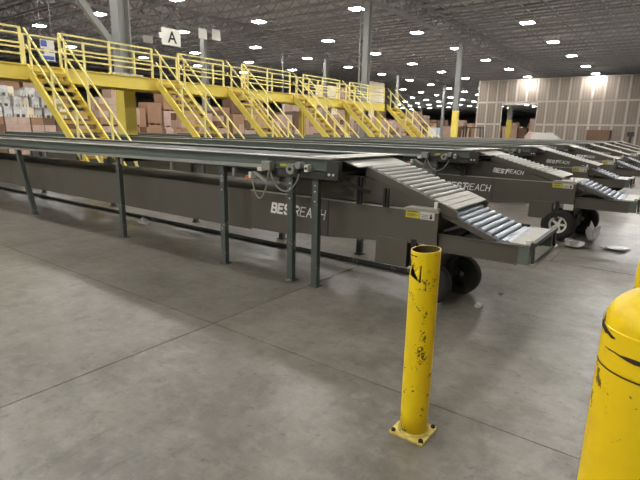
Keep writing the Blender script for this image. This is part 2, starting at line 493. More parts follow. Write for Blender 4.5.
# ------------------------------------------------------------------ building columns
def column(x, y, w, top, yellow, label, m='column_grey', name='building_column'):
    t = thing(name, label, 'column', (x, y, 0))
    tk = w * 0.09
    def H(z0, z1):
        return MB().box(-w / 2, w / 2, -w / 2, -w / 2 + tk, z0, z1).box(-w / 2, w / 2, w / 2 - tk, w / 2, z0, z1).box(-tk / 2, tk / 2, -w / 2 + tk, w / 2 - tk, z0, z1)
    H(yellow, top).build('shaft', m, t)
    if yellow > 0.1:
        H(0.02, yellow).box(-w / 2 - 0.03, -w / 2 - 0.0, -w / 2, w / 2, 0.02, yellow).box(w / 2, w / 2 + 0.03, -w / 2, w / 2, 0.02, yellow).build('column_guard', 'stair_yellow', t)
    MB().box(-w * 0.75, w * 0.75, -w * 0.75, w * 0.75, 0, 0.02).build('base_plate', 'steel_grey', t)
    return t
c0 = column(-15.75, 9.86, 0.44, 9.6, 3.0, 'wide pale grey steel column rising behind the yellow platform, with diagonal brace')
MB().bar((0, -0.3, 4.2), (0, -3.2, 7.6), 0.16, 0.2).build('brace', 'column_grey', c0)
column(-15.75, 25.75, 0.36, 9.6, 0.0, 'tall grey steel column behind the far end of the yellow platform')
column(-15.75, 40.6, 0.40, 9.3, 3.45, 'grey steel column with yellow painted foot left of the brown panel wall')
column(-31.2, 26.6, 0.42, 9.3, 0.0, 'thin grey column with two small white signs near its top')
column(-31.2, 42.9, 0.34, 9.3, 0.0, 'thin pale column behind the middle of the platform railing')
column(-31.2, 59.3, 0.36, 9.3, 0.0, 'thin grey column right of the platform end')
column(-31.2, 75.0, 0.4, 9.3, 0.0, 'thin grey column far back between platform and panel wall')
column(-21.05, 76.0, 0.6, 9.6, 3.7, 'grey column with yellow foot seen through the opening in the panel wall')
column(-46.7, 62.0, 0.4, 9.3, 0.0, 'distant thin column left of the tall grey column')
column(-46.7, 100.0, 0.4, 9.3, 0.0, 'most distant thin column beside the stacked cartons')
t = thing('drop_pipe', 'thin pale vertical pipe behind the platform railing', 'pipe', (-32.4, 37.4, 0))
MB().cyl((0, 0, 0), (0, 0, 9.4), 0.09, 10).build('pipe', 'column_grey', t)
MB().cyl((0, 0, 0), (0, 0, 0.1), 0.16, 10).build('flange', 'steel_grey', t)
t = thing('conduit_drop', 'slim conduit with flood lamp arm beside the tall grey column', 'conduit', (-16.1, 25.55, 0))
MB().cyl((0, 0, 0), (0, 0, 9.3), 0.05, 8).build('pipe', 'column_grey', t)
MB().bar((0, 0, 8.9), (-1.0, -0.3, 9.15), 0.05, 0.05).build('arm', 'column_grey', t)

# ------------------------------------------------------------------ yellow crossover platform
PX, PXB, ZD, ZB, ZT = -14.5, -15.45, 3.18, 2.78, 4.12
PY0, PY1 = -4.0, 25.9
OPEN = [(6.14, 7.1), (10.15, 11.15), (13.29, 14.22), (17.25, 18.15), (21.2, 22.1)]
plat = thing('crossover_platform', 'long yellow steel walkway platform with railings crossing above the conveyors', 'platform', (PX, 0, 0))
def L_(x): return x - PX
MB().box(-0.03, 0.06, PY0, PY1, ZB, ZD).box(0.06, 0.1, PY0, PY1, ZB, ZB + 0.03).box(0.06, 0.1, PY0, PY1, ZD - 0.03, ZD).build('front_beam', 'stair_yellow', plat)
MB().box(L_(PXB) - 0.06, L_(PXB) + 0.03, PY0, PY1, ZB, ZD).build('back_beam', 'stair_yellow', plat)
yy = PY0
dk = MB().box(L_(PXB) + 0.03, -0.03, 0, 1.18, ZD - 0.05, ZD).mesh('deck_plank', 'deck_grey')
while yy < PY1 - 1.1:
    link('deck_plank', dk, plat, (0, yy, 0)); yy += 1.2
secs = []
prev = PY0
for a, b in OPEN:
    secs.append((prev, a)); prev = b
secs.append((prev, PY1))
post = MB().box(-0.03, 0.03, -0.03, 0.03, ZD, ZT).mesh('rail_post', 'rail_yellow')
for a, b in secs:
    n = max(1, round((b - a) / 1.6))
    for k in range(n + 1):
        link('rail_post', post, plat, (0, a + 0.03 + (b - a - 0.06) * k / n, 0))
    for z, nm in ((ZT - 0.02, 'top_rail'), (ZD + 0.53, 'mid_rail'), (ZD + 0.26, 'lower_rail')):
        MB().bar((0, a, z), (0, b, z), 0.045, 0.045).build(nm, 'rail_yellow', plat)
n = 17
for k in range(n + 1):
    link('rail_post', post, plat, (L_(PXB), PY0 + 0.05 + (PY1 - PY0 - 0.1) * k / n, 0))
for z, nm in ((ZT - 0.02, 'top_rail'), (ZD + 0.55, 'mid_rail')):
    MB().bar((L_(PXB), PY0, z), (L_(PXB), PY1, z), 0.045, 0.045).build(nm, 'rail_yellow', plat)
for z in (ZT - 0.02, ZD + 0.53):
    MB().bar((0, PY1 - 0.03, z), (L_(PXB), PY1 - 0.03, z), 0.045, 0.045).build('end_rail', 'rail_yellow', plat)
sup = MB().box(-0.1, 0.1, -0.1, -0.08, 0, ZB).box(-0.1, 0.1, 0.08, 0.1, 0, ZB).box(-0.01, 0.01, -0.08, 0.08, 0, ZB).mesh('support_post', 'stair_yellow')
for yy in (2.0, 18.3, 22.2, 25.6):
    link('support_post', sup, plat, (-0.14, yy, 0))
MB().box(L_(PXB) + 0.2, -0.2, 8.9, 9.9, ZD, ZD + 0.09).build('white_patch', 'paper', plat)['label'] = 'flat white patch on the deck'  # low flat white patch on the deck planks

SL = 0.90
def stair(y0, y1, label):
    t = thing('steel_stair', label, 'stair', (PX, y0, 0), 0, 'yellow stairs down from the platform')
    run = (ZD - 0.02) / SL
    w = y1 - y0
    x0 = 0.17
    hs = 0.30
    for yy in (0.0, w - 0.05):
        MB().prism([(x0, ZD), (x0, ZD - hs), (x0 + run - hs / SL, 0.0), (x0 + run, 0.0)], yy, yy + 0.05).build('stringer', 'stair_yellow', t)
    nst = 14
    tm = MB().box(-0.14, 0.14, 0.05, w - 0.05, -0.02, 0.02).box(0.1, 0.14, 0.05, w - 0.05, -0.06, -0.02).mesh('tread', 'tread_grey')
    for k in range(nst):
        z = ZD - (k + 1) * (ZD / (nst + 1))
        link('tread', tm, t, (x0 + (ZD - z) / SL - 0.16, 0, z))
    for yy in (0.0, w - 0.05):
        yc = yy + 0.025
        for dz, nm in ((0.86, 'handrail'), (0.45, 'mid_rail')):
            MB().bar((x0 - 0.03, yc, ZD + dz + 0.04), (x0 + run - 0.1, yc, dz + 0.12), 0.038, 0.038).build(nm, 'rail_yellow', t)
        for fr in (0.06, 0.36, 0.66, 0.94):
            px = x0 + run * fr; pz = ZD - ZD * fr
            MB().box(px - 0.025, px + 0.025, yc - 0.025, yc + 0.025, max(0.0, pz - 0.1), pz + 0.9).build('rail_post', 'rail_yellow', t)
    return t
for k, (a, b) in enumerate(OPEN):
    stair(a, b, 'yellow open-tread steel stair leading down from the platform, %s of five' % ORD[k].replace(' nearest', ' from the left').replace('nearest', 'leftmost'))
stair(PY1 + 0.08, PY1 + 1.05, 'yellow steel stair at the far right end of the platform')

# ------------------------------------------------------------------ fixed belt conveyors on legs
def make_fixed(long_ramp, label, loc, leg_x, far_x, lean=True, text=False, length=17.0, detail=True):
    """local origin: x = world X, y = near rail face"""
    t = thing('belt_conveyor', label, 'conveyor', loc, 0, 'raised belt conveyors on legs')
    XE = -2.66; XS = XE - length
    W = 1.46
    joints = [XS, -9.0, -6.45, -3.52, XE] if XS < -9.5 else [XS, XE]
    def channel(a, b, y, sgn):
        m = MB().box(a, b, y - 0.004, y + 0.004, 1.212, 1.325)
        y2 = y + sgn * 0.05
        m.box(a, b, min(y, y2), max(y, y2), 1.212, 1.220)
        return m
    for a, b in zip(joints[:-1], joints[1:]):
        channel(a + 0.004, b - 0.004, 0, -1).build('side_rail', 'green_paint', t)
        channel(a + 0.004, b - 0.004, W, 1).build('side_rail', 'green_paint', t)
        MB().box(a + 0.004, b - 0.004, -0.055, 0.075, 1.325, 1.335).build('top_flange', 'galvanised', t)
        MB().box(a + 0.004, b - 0.004, W - 0.075, W + 0.055, 1.325, 1.335).build('top_flange', 'galvanised', t)
    MB().box(XS, XE, 0.08, W - 0.08, 1.27, 1.3).build('belt', 'belt_rubber', t)
    MB().box(XS, XE, 0.01, W - 0.01, 1.17, 1.2).build('bed_plate', 'green_paint', t)
    for yy in (0.05, W - 0.09):
        MB().box(-4.3, XE - 0.02, yy, yy + 0.04, 1.10, 1.17).build('recess_shade_strip', 'dark_metal', t)  # dark strip added to stand for the shaded recess behind the devices
    # conduit slung below the near rail
    MB().bar((max(XS, -12.5), -0.05, 1.145), (-3.5, -0.05, 1.215), 0.03, 0.035).build('conduit', 'galvanised', t)
    x = -10.8
    while x < -3.6:
        MB().box(x - 0.015, x + 0.015, -0.05, -0.02, 1.08, 1.17).build('hanger', 'grey_box', t); x += 1.13
    # legs
    lm = MB().box(-0.036, 0.036, -0.03, -0.022, 0, 1.17).box(-0.036, -0.028, -0.022, 0.03, 0, 1.17).box(0.028, 0.036, -0.022, 0.03, 0, 1.17).mesh('leg', 'leg_paint')
    fp = MB().box(-0.055, 0.055, -0.05, 0.05, 0, 0.012).mesh('foot_plate', 'leg_paint')
    for lx in leg_x:
        o = link('leg', lm, t, (lx, 0, 0)); link('foot_plate', fp, o)
        if detail and lx > -4.5:
            for z in (1.0, 1.06, 0.9):
                MB().cyl((0, -0.034, z), (0, -0.028, z), 0.008, 8).build('bolt', 'white_paint', o)
    if lean:
        o = MB().bar((-9.72, 0, 1.16), (-9.30, 0, 0.01), 0.07, 0.09).build('leg', 'leg_paint', t)
        o['label'] = 'slanting leg'
        link('foot_plate', fp, o, (-9.29, 0, 0))
    for lx in far_x:
        o = link('leg', lm, t, (lx, W, 0)); link('foot_plate', fp, o)
    # cross beams between the legs
    for lx in leg_x:
        MB().box(lx - 0.03, lx + 0.03, 0.09, W - 0.09, 1.105, 1.165).build('cross_beam', 'dark_metal', t)
    if detail:
        MB().box(-3.53, -3.41, -0.11, -0.03, 1.18, 1.275).build('junction_box', 'grey_box', t, bevel=0.006)
        MB().box(-3.60, -3.535, -0.10, -0.03, 1.165, 1.205).build('connector', 'white_paint', t, bevel=0.004)
        MB().cyl((-3.11, -0.14, 1.215), (-3.11, -0.03, 1.215), 0.052, 20).build('sensor', 'grey_box', t, smooth=True)
        MB().cyl((-3.11, -0.147, 1.215), (-3.11, -0.139, 1.215), 0.018, 12).build('sensor_eye', 'black_metal', t)
        MB().cyl((-3.03, -0.12, 1.255), (-3.03, -0.03, 1.255), 0.035, 16).build('sensor', 'grey_box', t, smooth=True)
        MB().box(-2.96, -2.915, -0.1, -0.03, 1.195, 1.265).build('switch_box', 'white_paint', t, bevel=0.004)
        MB().cyl((-2.937, -0.105, 1.23), (-2.937, -0.099, 1.23), 0.014, 10).build('button', 'black_metal', t)
        MB().box(-3.28, -3.2, -0.09, -0.03, 1.235, 1.26).build('label_plate', 'sign_yellow', t)
        MB().box(-3.35, -2.72, -0.06, -0.02, 1.13, 1.2).build('cable_tray', 'dark_metal', t)
        eb = MB().box(-2.71, -2.57, -0.07, 0.0, 1.13, 1.318).build('end_bracket', 'dark_metal', t, bevel=0.006)
        for bx in (-2.67, -2.62):
            MB().cyl((bx, -0.082, 1.185), (bx, -0.068, 1.185), 0.013, 10).build('bolt', 'white_paint', eb)
        MB().box(-3.79, -3.71, -0.09, -0.03, 1.06, 1.1).build('photo_eye', 'brass', t, bevel=0.004)
        MB().box(-3.73, -3.69, -0.1, -0.03, 1.08, 1.145).build('photo_eye', 'white_paint', t, bevel=0.004)
        MB().bar((-3.67, -0.06, 1.14), (-3.5, -0.06, 1.06), 0.03, 0.03).build('sensor_arm', 'galvanised', t)
        def loop(a, b, dip, n=14):
            pts = []
            for i in range(n + 1):
                u = i / n
                pts.append((a[0] + (b[0] - a[0]) * u, a[1] + (b[1] - a[1]) * u, a[2] + (b[2] - a[2]) * u - dip * (1 - (2 * u - 1) ** 2) ** 0.75))
            return pts
        MB().tube(loop((-3.7, -0.07, 1.08), (-3.45, -0.08, 1.18), 0.26), 0.009).build('cable', 'cable_grey', t, smooth=True)
        MB().tube(loop((-3.43, -0.08, 1.18), (-3.05, -0.06, 1.17), 0.2), 0.008).build('cable', 'cable_grey', t, smooth=True)
    # end support under the transfer plate
    MB().bar(*(((-3.25, 0.1, 1.14), (-2.9, 0.16, 0.98)) if long_ramp else ((-2.6, 0.02, 1.13), (-2.34, 0.16, 1.02))), 0.04, 0.03).build('diagonal_brace', 'black_metal', t)
    for px in ((-2.88,) if long_ramp else (-2.46, -2.16)):
        MB().box(px - 0.028, px - 0.006, 0.14, 0.165, 0.9, 1.16 if px < -2.3 else 1.08).box(px + 0.006, px + 0.028, 0.14, 0.165, 0.9, 1.16 if px < -2.3 else 1.08).build('guide_post', 'black_metal', t)
    # transfer plates
    MB().prism([(-2.98, 1.337), (-2.98, 1.345), (-2.6, 1.345), (-2.6, 1.337)], 0.0, W - 0.1).build('transfer_plate', 'plate_metal', t)
    MB().prism([(-2.74, 1.347), (-2.74, 1.354), (-2.45, 1.262), (-2.45, 1.255)], 0.10, 1.12).build('transfer_plate', 'plate_metal', t)
    # hinged roller ramp
    x0, z0 = -2.47, 1.262
    x1, z1 = (-1.36, 0.965) if long_ramp else (-1.50, 0.915)
    ya, yb = 0.30, 1.14
    d = Vector((x1 - x0, 0, z1 - z0)); ln = d.length; d.normalize()
    nrm = Vector((-d.z, 0, d.x))
    for yy in (ya - 0.03, yb):
        MB().prism([(x0, z0 - 0.09), (x0, z0), (x1, z1), (x1 - 0.02, z1 - 0.07)], yy, yy + 0.02).build('ramp_rail', 'olive_paint', t)
    rm_ = MB().cyl((0, ya, 0), (0, yb - 0.005, 0), 0.027, 16).mesh('roller', 'roller_metal', smooth=True)
    nr = int((ln - 0.22) / 0.075)
    for k in range(nr):
        p = Vector((x0, 0, z0)) + d * (0.05 + k * 0.075) - nrm * 0.012
        link('roller', rm_, t, p)
    # end slats of the ramp
    a = 0.05 + nr * 0.075 - 0.02
    k = 0
    while a < ln - 0.03:
        b = min(a + 0.075, ln + 0.03)
        p = Vector((x0, 0, z0)) + d * a; q = Vector((x0, 0, z0)) + d * b
        MB().prism([(p.x, p.z), (q.x - 0.008, q.z + 0.002), (q.x - 0.008, q.z + 0.014), (p.x, p.z + 0.012)], ya - 0.02, yb + 0.01).build('end_slat', 'plate_metal', t)
        a = b; k += 1
    MB().prism([(-3.4, 0.905), (-3.4, 1.155), (x0, z0 - 0.10), (x1 - 0.12, 0.905)], ya - 0.015, ya - 0.005).build('ramp_skirt', 'olive_paint', t)
    MB().prism([(-3.4, 0.905), (-3.4, 1.155), (x0, z0 - 0.10), (x1 - 0.12, 0.905)], yb + 0.005, yb + 0.015).build('ramp_skirt', 'olive_paint', t)
    if text:
        for body, xx, bold, sz in (('BEST', -2.41, 0.018, 0.060), ('REACH', -2.195, 0.009, 0.058)):
            link('lettering', stroke_text(body, sz, bold, 'white_print'), t, (xx, ya - 0.018, 0.995), (0, R_(5), 0))
    return t

# ------------------------------------------------------------------ extendable boom conveyors on wheels
def make_boom(label, loc, length=17.0):
    """local origin: x = 0 at the front of the body, y = 0 near side face"""
    t = thing('extendable_conveyor', label, 'conveyor', loc, 0, 'extendable boom conveyors in a row')
    W = 0.98
    # body: core plus side panels
    MB().prism([(-length, 0.44), (-1.75, 0.44), (-1.7, 0.52), (-0.02, 0.60), (-0.02, 0.885), (-length, 0.885)], 0.012, W - 0.012).build('body', 'olive_paint', t)
    xs = [-length, -length + 3, -11.2, -8.2, -5.2, -2.35, -1.22, 0.0] if length > 15 else [-length, -5.2, -2.35, -1.22, 0]
    for a, b in zip(xs[:-1], xs[1:]):
        z0, z1 = (0.42, 0.42) if b <= -2 else ((0.45, 0.5) if b < -0.5 else (0.5, 0.6))
        for y0 in (0.0, W - 0.012):
            MB().prism([(a + 0.003, z0), (b - 0.003, z1), (b - 0.003, 0.89), (a + 0.003, 0.89)], y0, y0 + 0.012).build('side_panel', 'olive_paint', t)
        MB().box(a + 0.003, b - 0.003, -0.006, 0.03, 0.89, 0.902).build('edge_lip', 'plate_metal' if b > -2 else 'olive_paint', t)
    MB().box(-length, -0.1, 0.03, W - 0.03, 0.885, 0.9).build('top_cover', 'dark_metal', t)
    # lower hanging cover and front corner
    MB().box(-0.63, -0.29, -0.008, 0.1, 0.33, 0.6).build('lower_cover', 'olive_paint', t, bevel=0.006)
    MB().box(-0.25, -0.2, -0.01, 0.05, 0.36, 0.62).build('latch_bar', 'black_metal', t)
    MB().box(-0.16, 0.0, 0.1, W - 0.1, 0.34, 0.6).build('axle_housing', 'black_metal', t)
    MB().cyl((-0.05, 0.02, 0.26), (-0.05, W - 0.02, 0.26), 0.03, 10).build('axle', 'black_metal', t)
    MB().box(-0.02, 0.04, 0.3, W - 0.3, 0.2, 0.4).build('gearbox', 'black_metal', t, bevel=0.01)
    # wheels
    prof = [(0.13, 0.0), (0.17, -0.012), (0.215, -0.01), (0.245, 0.015), (0.252, 0.05), (0.252, 0.11), (0.245, 0.145), (0.215, 0.17), (0.17, 0.172), (0.13, 0.16), (0.13, 0.0)]
    tire = MB().lathe(prof, 36, 'y').mesh('tyre', 'rubber', smooth=True)
    rm_ = MB().lathe([(0.135, 0.01), (0.14, 0.005), (0.125, 0.0), (0.108, 0.03), (0.10, 0.035)], 32, 'y')
    for i in range(5):
        a = 2 * math.pi * i / 5
        rm_.bar((0.03 * math.cos(a), 0.035, 0.03 * math.sin(a)), (0.105 * math.cos(a), 0.035, 0.105 * math.sin(a)), 0.035, 0.012, (0, 1, 0))
    rm_.cyl((0, 0.01, 0), (0, 0.06, 0), 0.035, 16)
    rim = rm_.mesh('rim', 'white_paint', smooth=True)
    hub = MB().cyl((0, 0.04, 0), (0, 0.05, 0), 0.128, 24).mesh('hub_plate', 'black_metal')
    for y0, flip in ((0.0, False), (W - 0.16, True)):
        w = link('wheel', tire, t, (0.02 if flip else -0.185, y0, 0.252))
        if flip:
            r = link('rim', rim, w, (0, 0.16, 0), (0, 0, math.pi)); link('hub_plate', hub, w, (0, 0.06, 0))
        else:
            r = link('rim', rim, w); link('hub_plate', hub, w)
    # front plate with bright cover, warning signs
    MB().prism([(-0.36, 0.905), (-0.3, 0.93), (-0.02, 0.93), (0.0, 0.905)], 0.0, 0.30).build('front_cover', 'plate_metal', t, bevel=0.006)
    MB().box(-0.3, 0.0, 0.3, W - 0.02, 0.905, 0.918).build('front_plate', 'plate_metal', t)
    MB().box(-0.06, -0.03, 0.02, 0.05, 0.93, 0.985).build('eyelet', 'white_paint', t)
    sg = MB().box(-0.325, -0.185, -0.004, -0.0005, 0.822, 0.895).build('warning_sign', 'sign_yellow', t)
    MB().box(-0.31, -0.20, -0.005, -0.004, 0.878, 0.886).box(-0.31, -0.22, -0.005, -0.004, 0.86, 0.864).box(-0.31, -0.2, -0.005, -0.004, 0.85, 0.854).box(-0.31, -0.23, -0.005, -0.004, 0.84, 0.844).build('print', 'ink', sg)
    sw = MB().box(-0.18, -0.04, -0.004, -0.0005, 0.82, 0.892).build('warning_sign', 'sign_white', t)
    MB().box(-0.165, -0.1, -0.005, -0.004, 0.83, 0.834).box(-0.165, -0.1, -0.005, -0.004, 0.845, 0.849).box(-0.165, -0.1, -0.005, -0.004, 0.86, 0.864).box(-0.085, -0.06, -0.005, -0.004, 0.83, 0.852).prism([(-0.085, 0.855), (-0.06, 0.855), (-0.072, 0.88)], -0.005, -0.004).build('print', 'ink', sw)
    MB().box(-0.135, 0.0, -0.012, 0.0, 0.50, 0.585).build('notice_plate', 'sign_white', t)
    # boom side channels
    for y0, s in ((0.05, -1), (W - 0.06, 1)):
        m = MB().box(-0.15, 0.70, y0, y0 + 0.01, 0.535, 0.70)
        m.box(-0.15, 0.70, y0 - 0.02 if s < 0 else y0, y0 + 0.01 if s < 0 else y0 + 0.03, 0.69, 0.70)
        m.box(-0.15, 0.70, y0 - 0.02 if s < 0 else y0, y0 + 0.01 if s < 0 else y0 + 0.03, 0.535, 0.545)
        m.build('boom_channel', 'olive_paint', t)
    MB().box(-0.15, 0.62, 0.06, W - 0.06, 0.55, 0.57).build('boom_floor', 'dark_metal', t)
    MB().box(0.70, 0.79, 0.04, 0.075, 0.545, 0.695).build('end_block', 'green_paint', t)
    MB().box(0.70, 0.79, W - 0.075, W - 0.04, 0.545, 0.695).build('end_block', 'green_paint', t)
    # lower roller slope
    x0, z0, x1, z1 = -0.02, 0.915, 0.50, 0.715
    d = Vector((x1 - x0, 0, z1 - z0)); ln = d.length; d.normalize()
    for yy in (0.08, W - 0.1):
        MB().prism([(x0, z0 - 0.06), (x0, z0), (x1, z1), (x1, z1 - 0.05)], yy, yy + 0.02).build('slope_rail', 'olive_paint', t)
    rl = MB().cyl((0, 0.1, 0), (0, W - 0.1, 0), 0.029, 16).mesh('roller', 'roller_blue_reflection', smooth=True)
    k = 0
    a = 0.05
    while a < ln:
        p = Vector((x0, 0, z0)) + d * a
        link('roller', rl, t, (p.x, 0, p.z - 0.008)); a += 0.070
    for xx in (0.545, 0.59):
        link('roller', rl, t, (xx, 0, 0.69))
    MB().bar((0.02, 0.1, 0.72), (0.24, 0.1, 0.81), 0.02, 0.025).build('slope_strut', 'dark_metal', t)
    MB().box(0.62, 0.78, 0.06, W - 0.06, 0.70, 0.715).build('tray', 'plate_metal', t, bevel=0.003)
    # bumper frame
    MB().box(0.79, 0.825, 0.045, W - 0.03, 0.70, 0.735).build('bumper_bar', 'dark_metal', t)
    for yy in (0.05, W - 0.08):
        MB().bar((0.807, yy + 0.015, 0.70), (0.815, yy + 0.015, 0.55), 0.025, 0.03).build('bumper_post', 'dark_metal', t)
    MB().box(0.80, 0.84, 0.02, W, 0.535, 0.56).build('bumper_bar', 'grey_box', t)
    MB().box(0.745, 0.79, 0.05, 0.1, 0.715, 0.75).build('end_stop', 'white_paint', t, bevel=0.008)
    # lettering on the side
    for body, xx, bold, sz in (('BEST', -2.02, 0.026, 0.098), ('REACH', -1.69, 0.013, 0.098)):
        link('lettering', stroke_text(body, sz, bold, 'white_print'), t, (xx, -0.003, 0.676), (0, 0, 0))
    return t

YA, DY = 4.05, 3.95
FX = [-1.65, -1.15, -1.52, -1.39, -1.5, -1.3, -1.42, -1.35]
f0 = make_fixed(False, 'raised grey-green belt conveyor on legs, nearest of the row, with slanting leg at left', (0, YA - 0.21, 0),
                [-2.87, -3.20, -4.24, -6.42, -12.2, -15.4, -18.6], [-3.23, -4.6, -6.58, -9.18, -12.2, -15.4, -18.6])
f1 = make_fixed(True, 'raised grey-green belt conveyor on legs, second nearest of the row', (0, YA - 0.21 + DY, 0),
                [-3.3, -4.24, -6.42, -9.3, -12.2, -15.4, -18.6], [-3.23, -6.58, -9.18, -12.2, -15.4, -18.6], lean=False, text=True, length=18)
b0 = make_boom('olive-grey extendable conveyor with roller slope and wheels, nearest of the row', (FX[0], YA, 0), 18.0)
for k in range(1, len(FX)):
    if k > 1:
        c = copy_tree(f1); c.location = (0.0, YA - 0.21 + DY * k, 0)
        c['label'] = 'raised grey-green belt conveyor on legs, %s of the row' % ORD[k]
    c = copy_tree(b0); c.location = (FX[k], YA + DY * k, 0)
    c['label'] = 'olive-grey extendable conveyor with roller slope and wheels, %s of the row' % ORD[k]

# the nearest machine stands with smaller wheels turned under its front
wh = [o for o in bpy.data.objects if o.parent == b0 and o.name.startswith('wheel')]
wh.sort(key=lambda o: o.location.y)
for o, (px, py) in zip(wh, ((-0.07, 0.03), (0.05, 0.50))):
    o.scale = (0.80, 0.80, 0.80); o.location = (px, py, 0.2016)

# floor guide rail beneath each boom
gr_m = MB().box(-20, -1.9, -0.04, -0.03, 0, 0.06).box(-20, -1.9, -0.04, 0.03, 0, 0.008).mesh('guide_rail', 'leg_paint')
for k in range(len(FX)):
    o = link('guide_rail', gr_m, None, (0, YA + 0.87 + DY * k, 0))
    tag(o, 'low dark steel floor guide rail under the %s extendable conveyor' % ORD[k], 'guide rail', 'floor guide rails under the conveyors')

# ------------------------------------------------------------------ bollards
bx, by = -0.945, 2.19
t = thing('bollard', 'dented yellow pipe bollard with torn open top and square base plate', 'bollard', (bx, by, 0))
face = math.atan2(0 - by, 0 - bx)                   # towards the viewer's side
def torn_pipe():
    n = 96; rad = 0.0745; hgt = 1.03
    zs = [0.012 + (0.78 - 0.012) * i / 6 for i in range(7)] + [0.78 + (hgt - 0.78) * (i + 1) / 50 for i in range(50)]
    m = MB(); v = []
    for z in zs:
        for i in range(n):
            a = face + 2 * math.pi * i / n
            rel = ((i / n * 360 + 180) % 360) - 180      # 0 = facing the viewer, negative = image left
            rr = rad
            if -95 < rel < -18 and 0.9 < z < 1.0: rr -= 0.006 * math.sin((z - 0.9) / 0.1 * math.pi)
            lean = 0.0
            v.append((rr * math.cos(a), rr * math.sin(a), z + (0.006 * math.cos(math.radians(rel - 120)) if z > 1.0 else 0)))
    f = []
    for j in range(len(zs) - 1):
        zc = (zs[j] + zs[j + 1]) / 2
        for i in range(n):
            rel = (((i + 0.5) / n * 360 + 180) % 360) - 180
            if -112 < rel < -16:
                u = (rel + 112) / 96
                zu = 0.995 - 0.118 * u ** 1.5; zl = 0.915 - 0.04 * u
                if zl < zc < zu: continue
            if -18 < rel < -13 and 0.868 < zc < 0.96: continue
            f.append((j * n + i, j * n + (i + 1) % n, (j + 1) * n + (i + 1) % n, (j + 1) * n + i))
    m.add(v, f)
    return m
o = torn_pipe().build('pipe', 'bollard_yellow', t, smooth=True)
md = o.modifiers.new('wall', 'SOLIDIFY'); md.thickness = 0.006; md.offset = -1
o.data.materials.append(MATS['pipe_inside']); md.material_offset = 1; md.material_offset_rim = 0
pl = MB().box(-0.1, 0.1, -0.1, 0.1, 0, 0.012).build('base_plate', 'plate_yellow', t, bevel=0.003)
MB().lathe([(0.083, 0.012), (0.081, 0.02), (0.0755, 0.027)], 40).build('weld_bead', 'plate_yellow', t, smooth=True)
for sx in (-1, 1):
    for sy in (-1, 1):
        MB().cyl((0.08 * sx, 0.08 * sy, 0.012), (0.08 * sx, 0.08 * sy, 0.024), 0.012, 6).cyl((0.08 * sx, 0.08 * sy, 0.02), (0.08 * sx, 0.08 * sy, 0.028), 0.006, 8).build('anchor_bolt', 'rust', pl)

def dome_bollard(x, y, r, h, label, chip):
    t = thing('bollard', label, 'bollard', (x, y, 0))
    prof = [(r + 0.02, 0.0), (r + 0.02, 0.012), (r, 0.014), (r, h - 0.28), (r - 0.004, h - 0.277), (r - 0.004, h - 0.271), (r, h - 0.268), (r, h - 0.14), (r - 0.003, h - 0.137)]
    for i in range(1, 13):
        a = math.pi / 2 * i / 12
        prof.append((max(0.001, (r - 0.003) * math.cos(a)), h - 0.135 + 0.135 * math.sin(a)))
    MB().lathe(prof, 64).build('sleeve', 'sleeve_yellow', t, smooth=True)
    MB().lathe([(r - 0.002, h - 0.2765), (r + 0.0006, h - 0.2765), (r + 0.0006, h - 0.2725), (r - 0.002, h - 0.2725)], 64).build('seam', 'rust', t)
    if chip:
        a0 = math.atan2(-y, -x)
        v = []; f = []
        pts = [(-92, .002, .034), (-84, -.004, .028), (-77, -.009, .020), (-70, -.008, .013), (-63, -.015, .008), (-56, -.012, .001), (-49, -.018, -.005), (-43, -.014, -.010)]
        for k, (dg, lo, hi) in enumerate(pts):
            a = a0 + math.radians(dg)
            for z in (lo, hi):
                v.append(((r + 0.0012) * math.cos(a), (r + 0.0012) * math.sin(a), h - 0.15 + z))
        for k in range(len(pts) - 1):
            f.append((2 * k, 2 * k + 2, 2 * k + 3, 2 * k + 1))
        MB().add(v, f).build('chipped_patch', 'rust', t)['label'] = 'dark chipped paint patch'
        v = []; f = []
        pts = [(-58, -.002, .0), (-50, -.004, .001), (-42, -.003, .002), (-34, -.006, .0), (-26, -.010, .003), (-18, -.013, .004), (-8, -.012, .002), (4, -.008, .0)]
        for k, (dg, lo, hi) in enumerate(pts):
            a = a0 + math.radians(dg)
            for z in (lo, hi): v.append(((r + 0.0012) * math.cos(a), (r + 0.0012) * math.sin(a), h - 0.205 + z))
        for k in range(len(pts) - 1): f.append((2 * k, 2 * k + 2, 2 * k + 3, 2 * k + 1))
        MB().add(v, f).build('scrape_mark', 'rust', t)['label'] = 'dark horizontal scrape'
    return t
dome_bollard(0.043, 1.815, 0.165, 1.135, 'large yellow domed bollard in the right foreground', True)
dome_bollard(0.03, 2.97, 0.115, 1.085, 'yellow domed bollard at right edge behind the large one', False)

# ------------------------------------------------------------------ signs
def hang_sign(name, label, x, y0, y1, z0, z1, mface, letter=None, cat='sign'):
    t = thing(name, label, cat, (x, (y0 + y1) / 2, z0))
    w = (y1 - y0) / 2
    MB().box(-0.02, 0.02, -w, w, 0, z1 - z0).build('board', mface, t)
    for sw_ in (-0.8, 0.8):
        MB().cyl((0, w * sw_, z1 - z0), (0, w * sw_, 10.26 - z0), 0.012, 6).build('hanger', 'steel_grey', t)
    if letter:
        me = text_mesh(letter, (z1 - z0) * 0.98, 'ink', 0.012)
        xs = [v.co.x for v in me.vertices]; ysx = [v.co.y for v in me.vertices]
        link('lettering', me, t, (0.023, -(min(xs) + max(xs)) / 2 + 0.05, (z1 - z0) / 2 - (min(ysx) + max(ysx)) / 2), (R_(90), 0, R_(90)))
    return t
sg = hang_sign('aisle_sign', 'white hanging sign with a black letter A', -20, 14.55, 15.6, 5.36, 6.1, 'sign_white', 'A')
MB().box(-0.018, 0.021, -0.66, -0.5, 0.25, 0.5).build('side_tab', 'sign_white', sg)
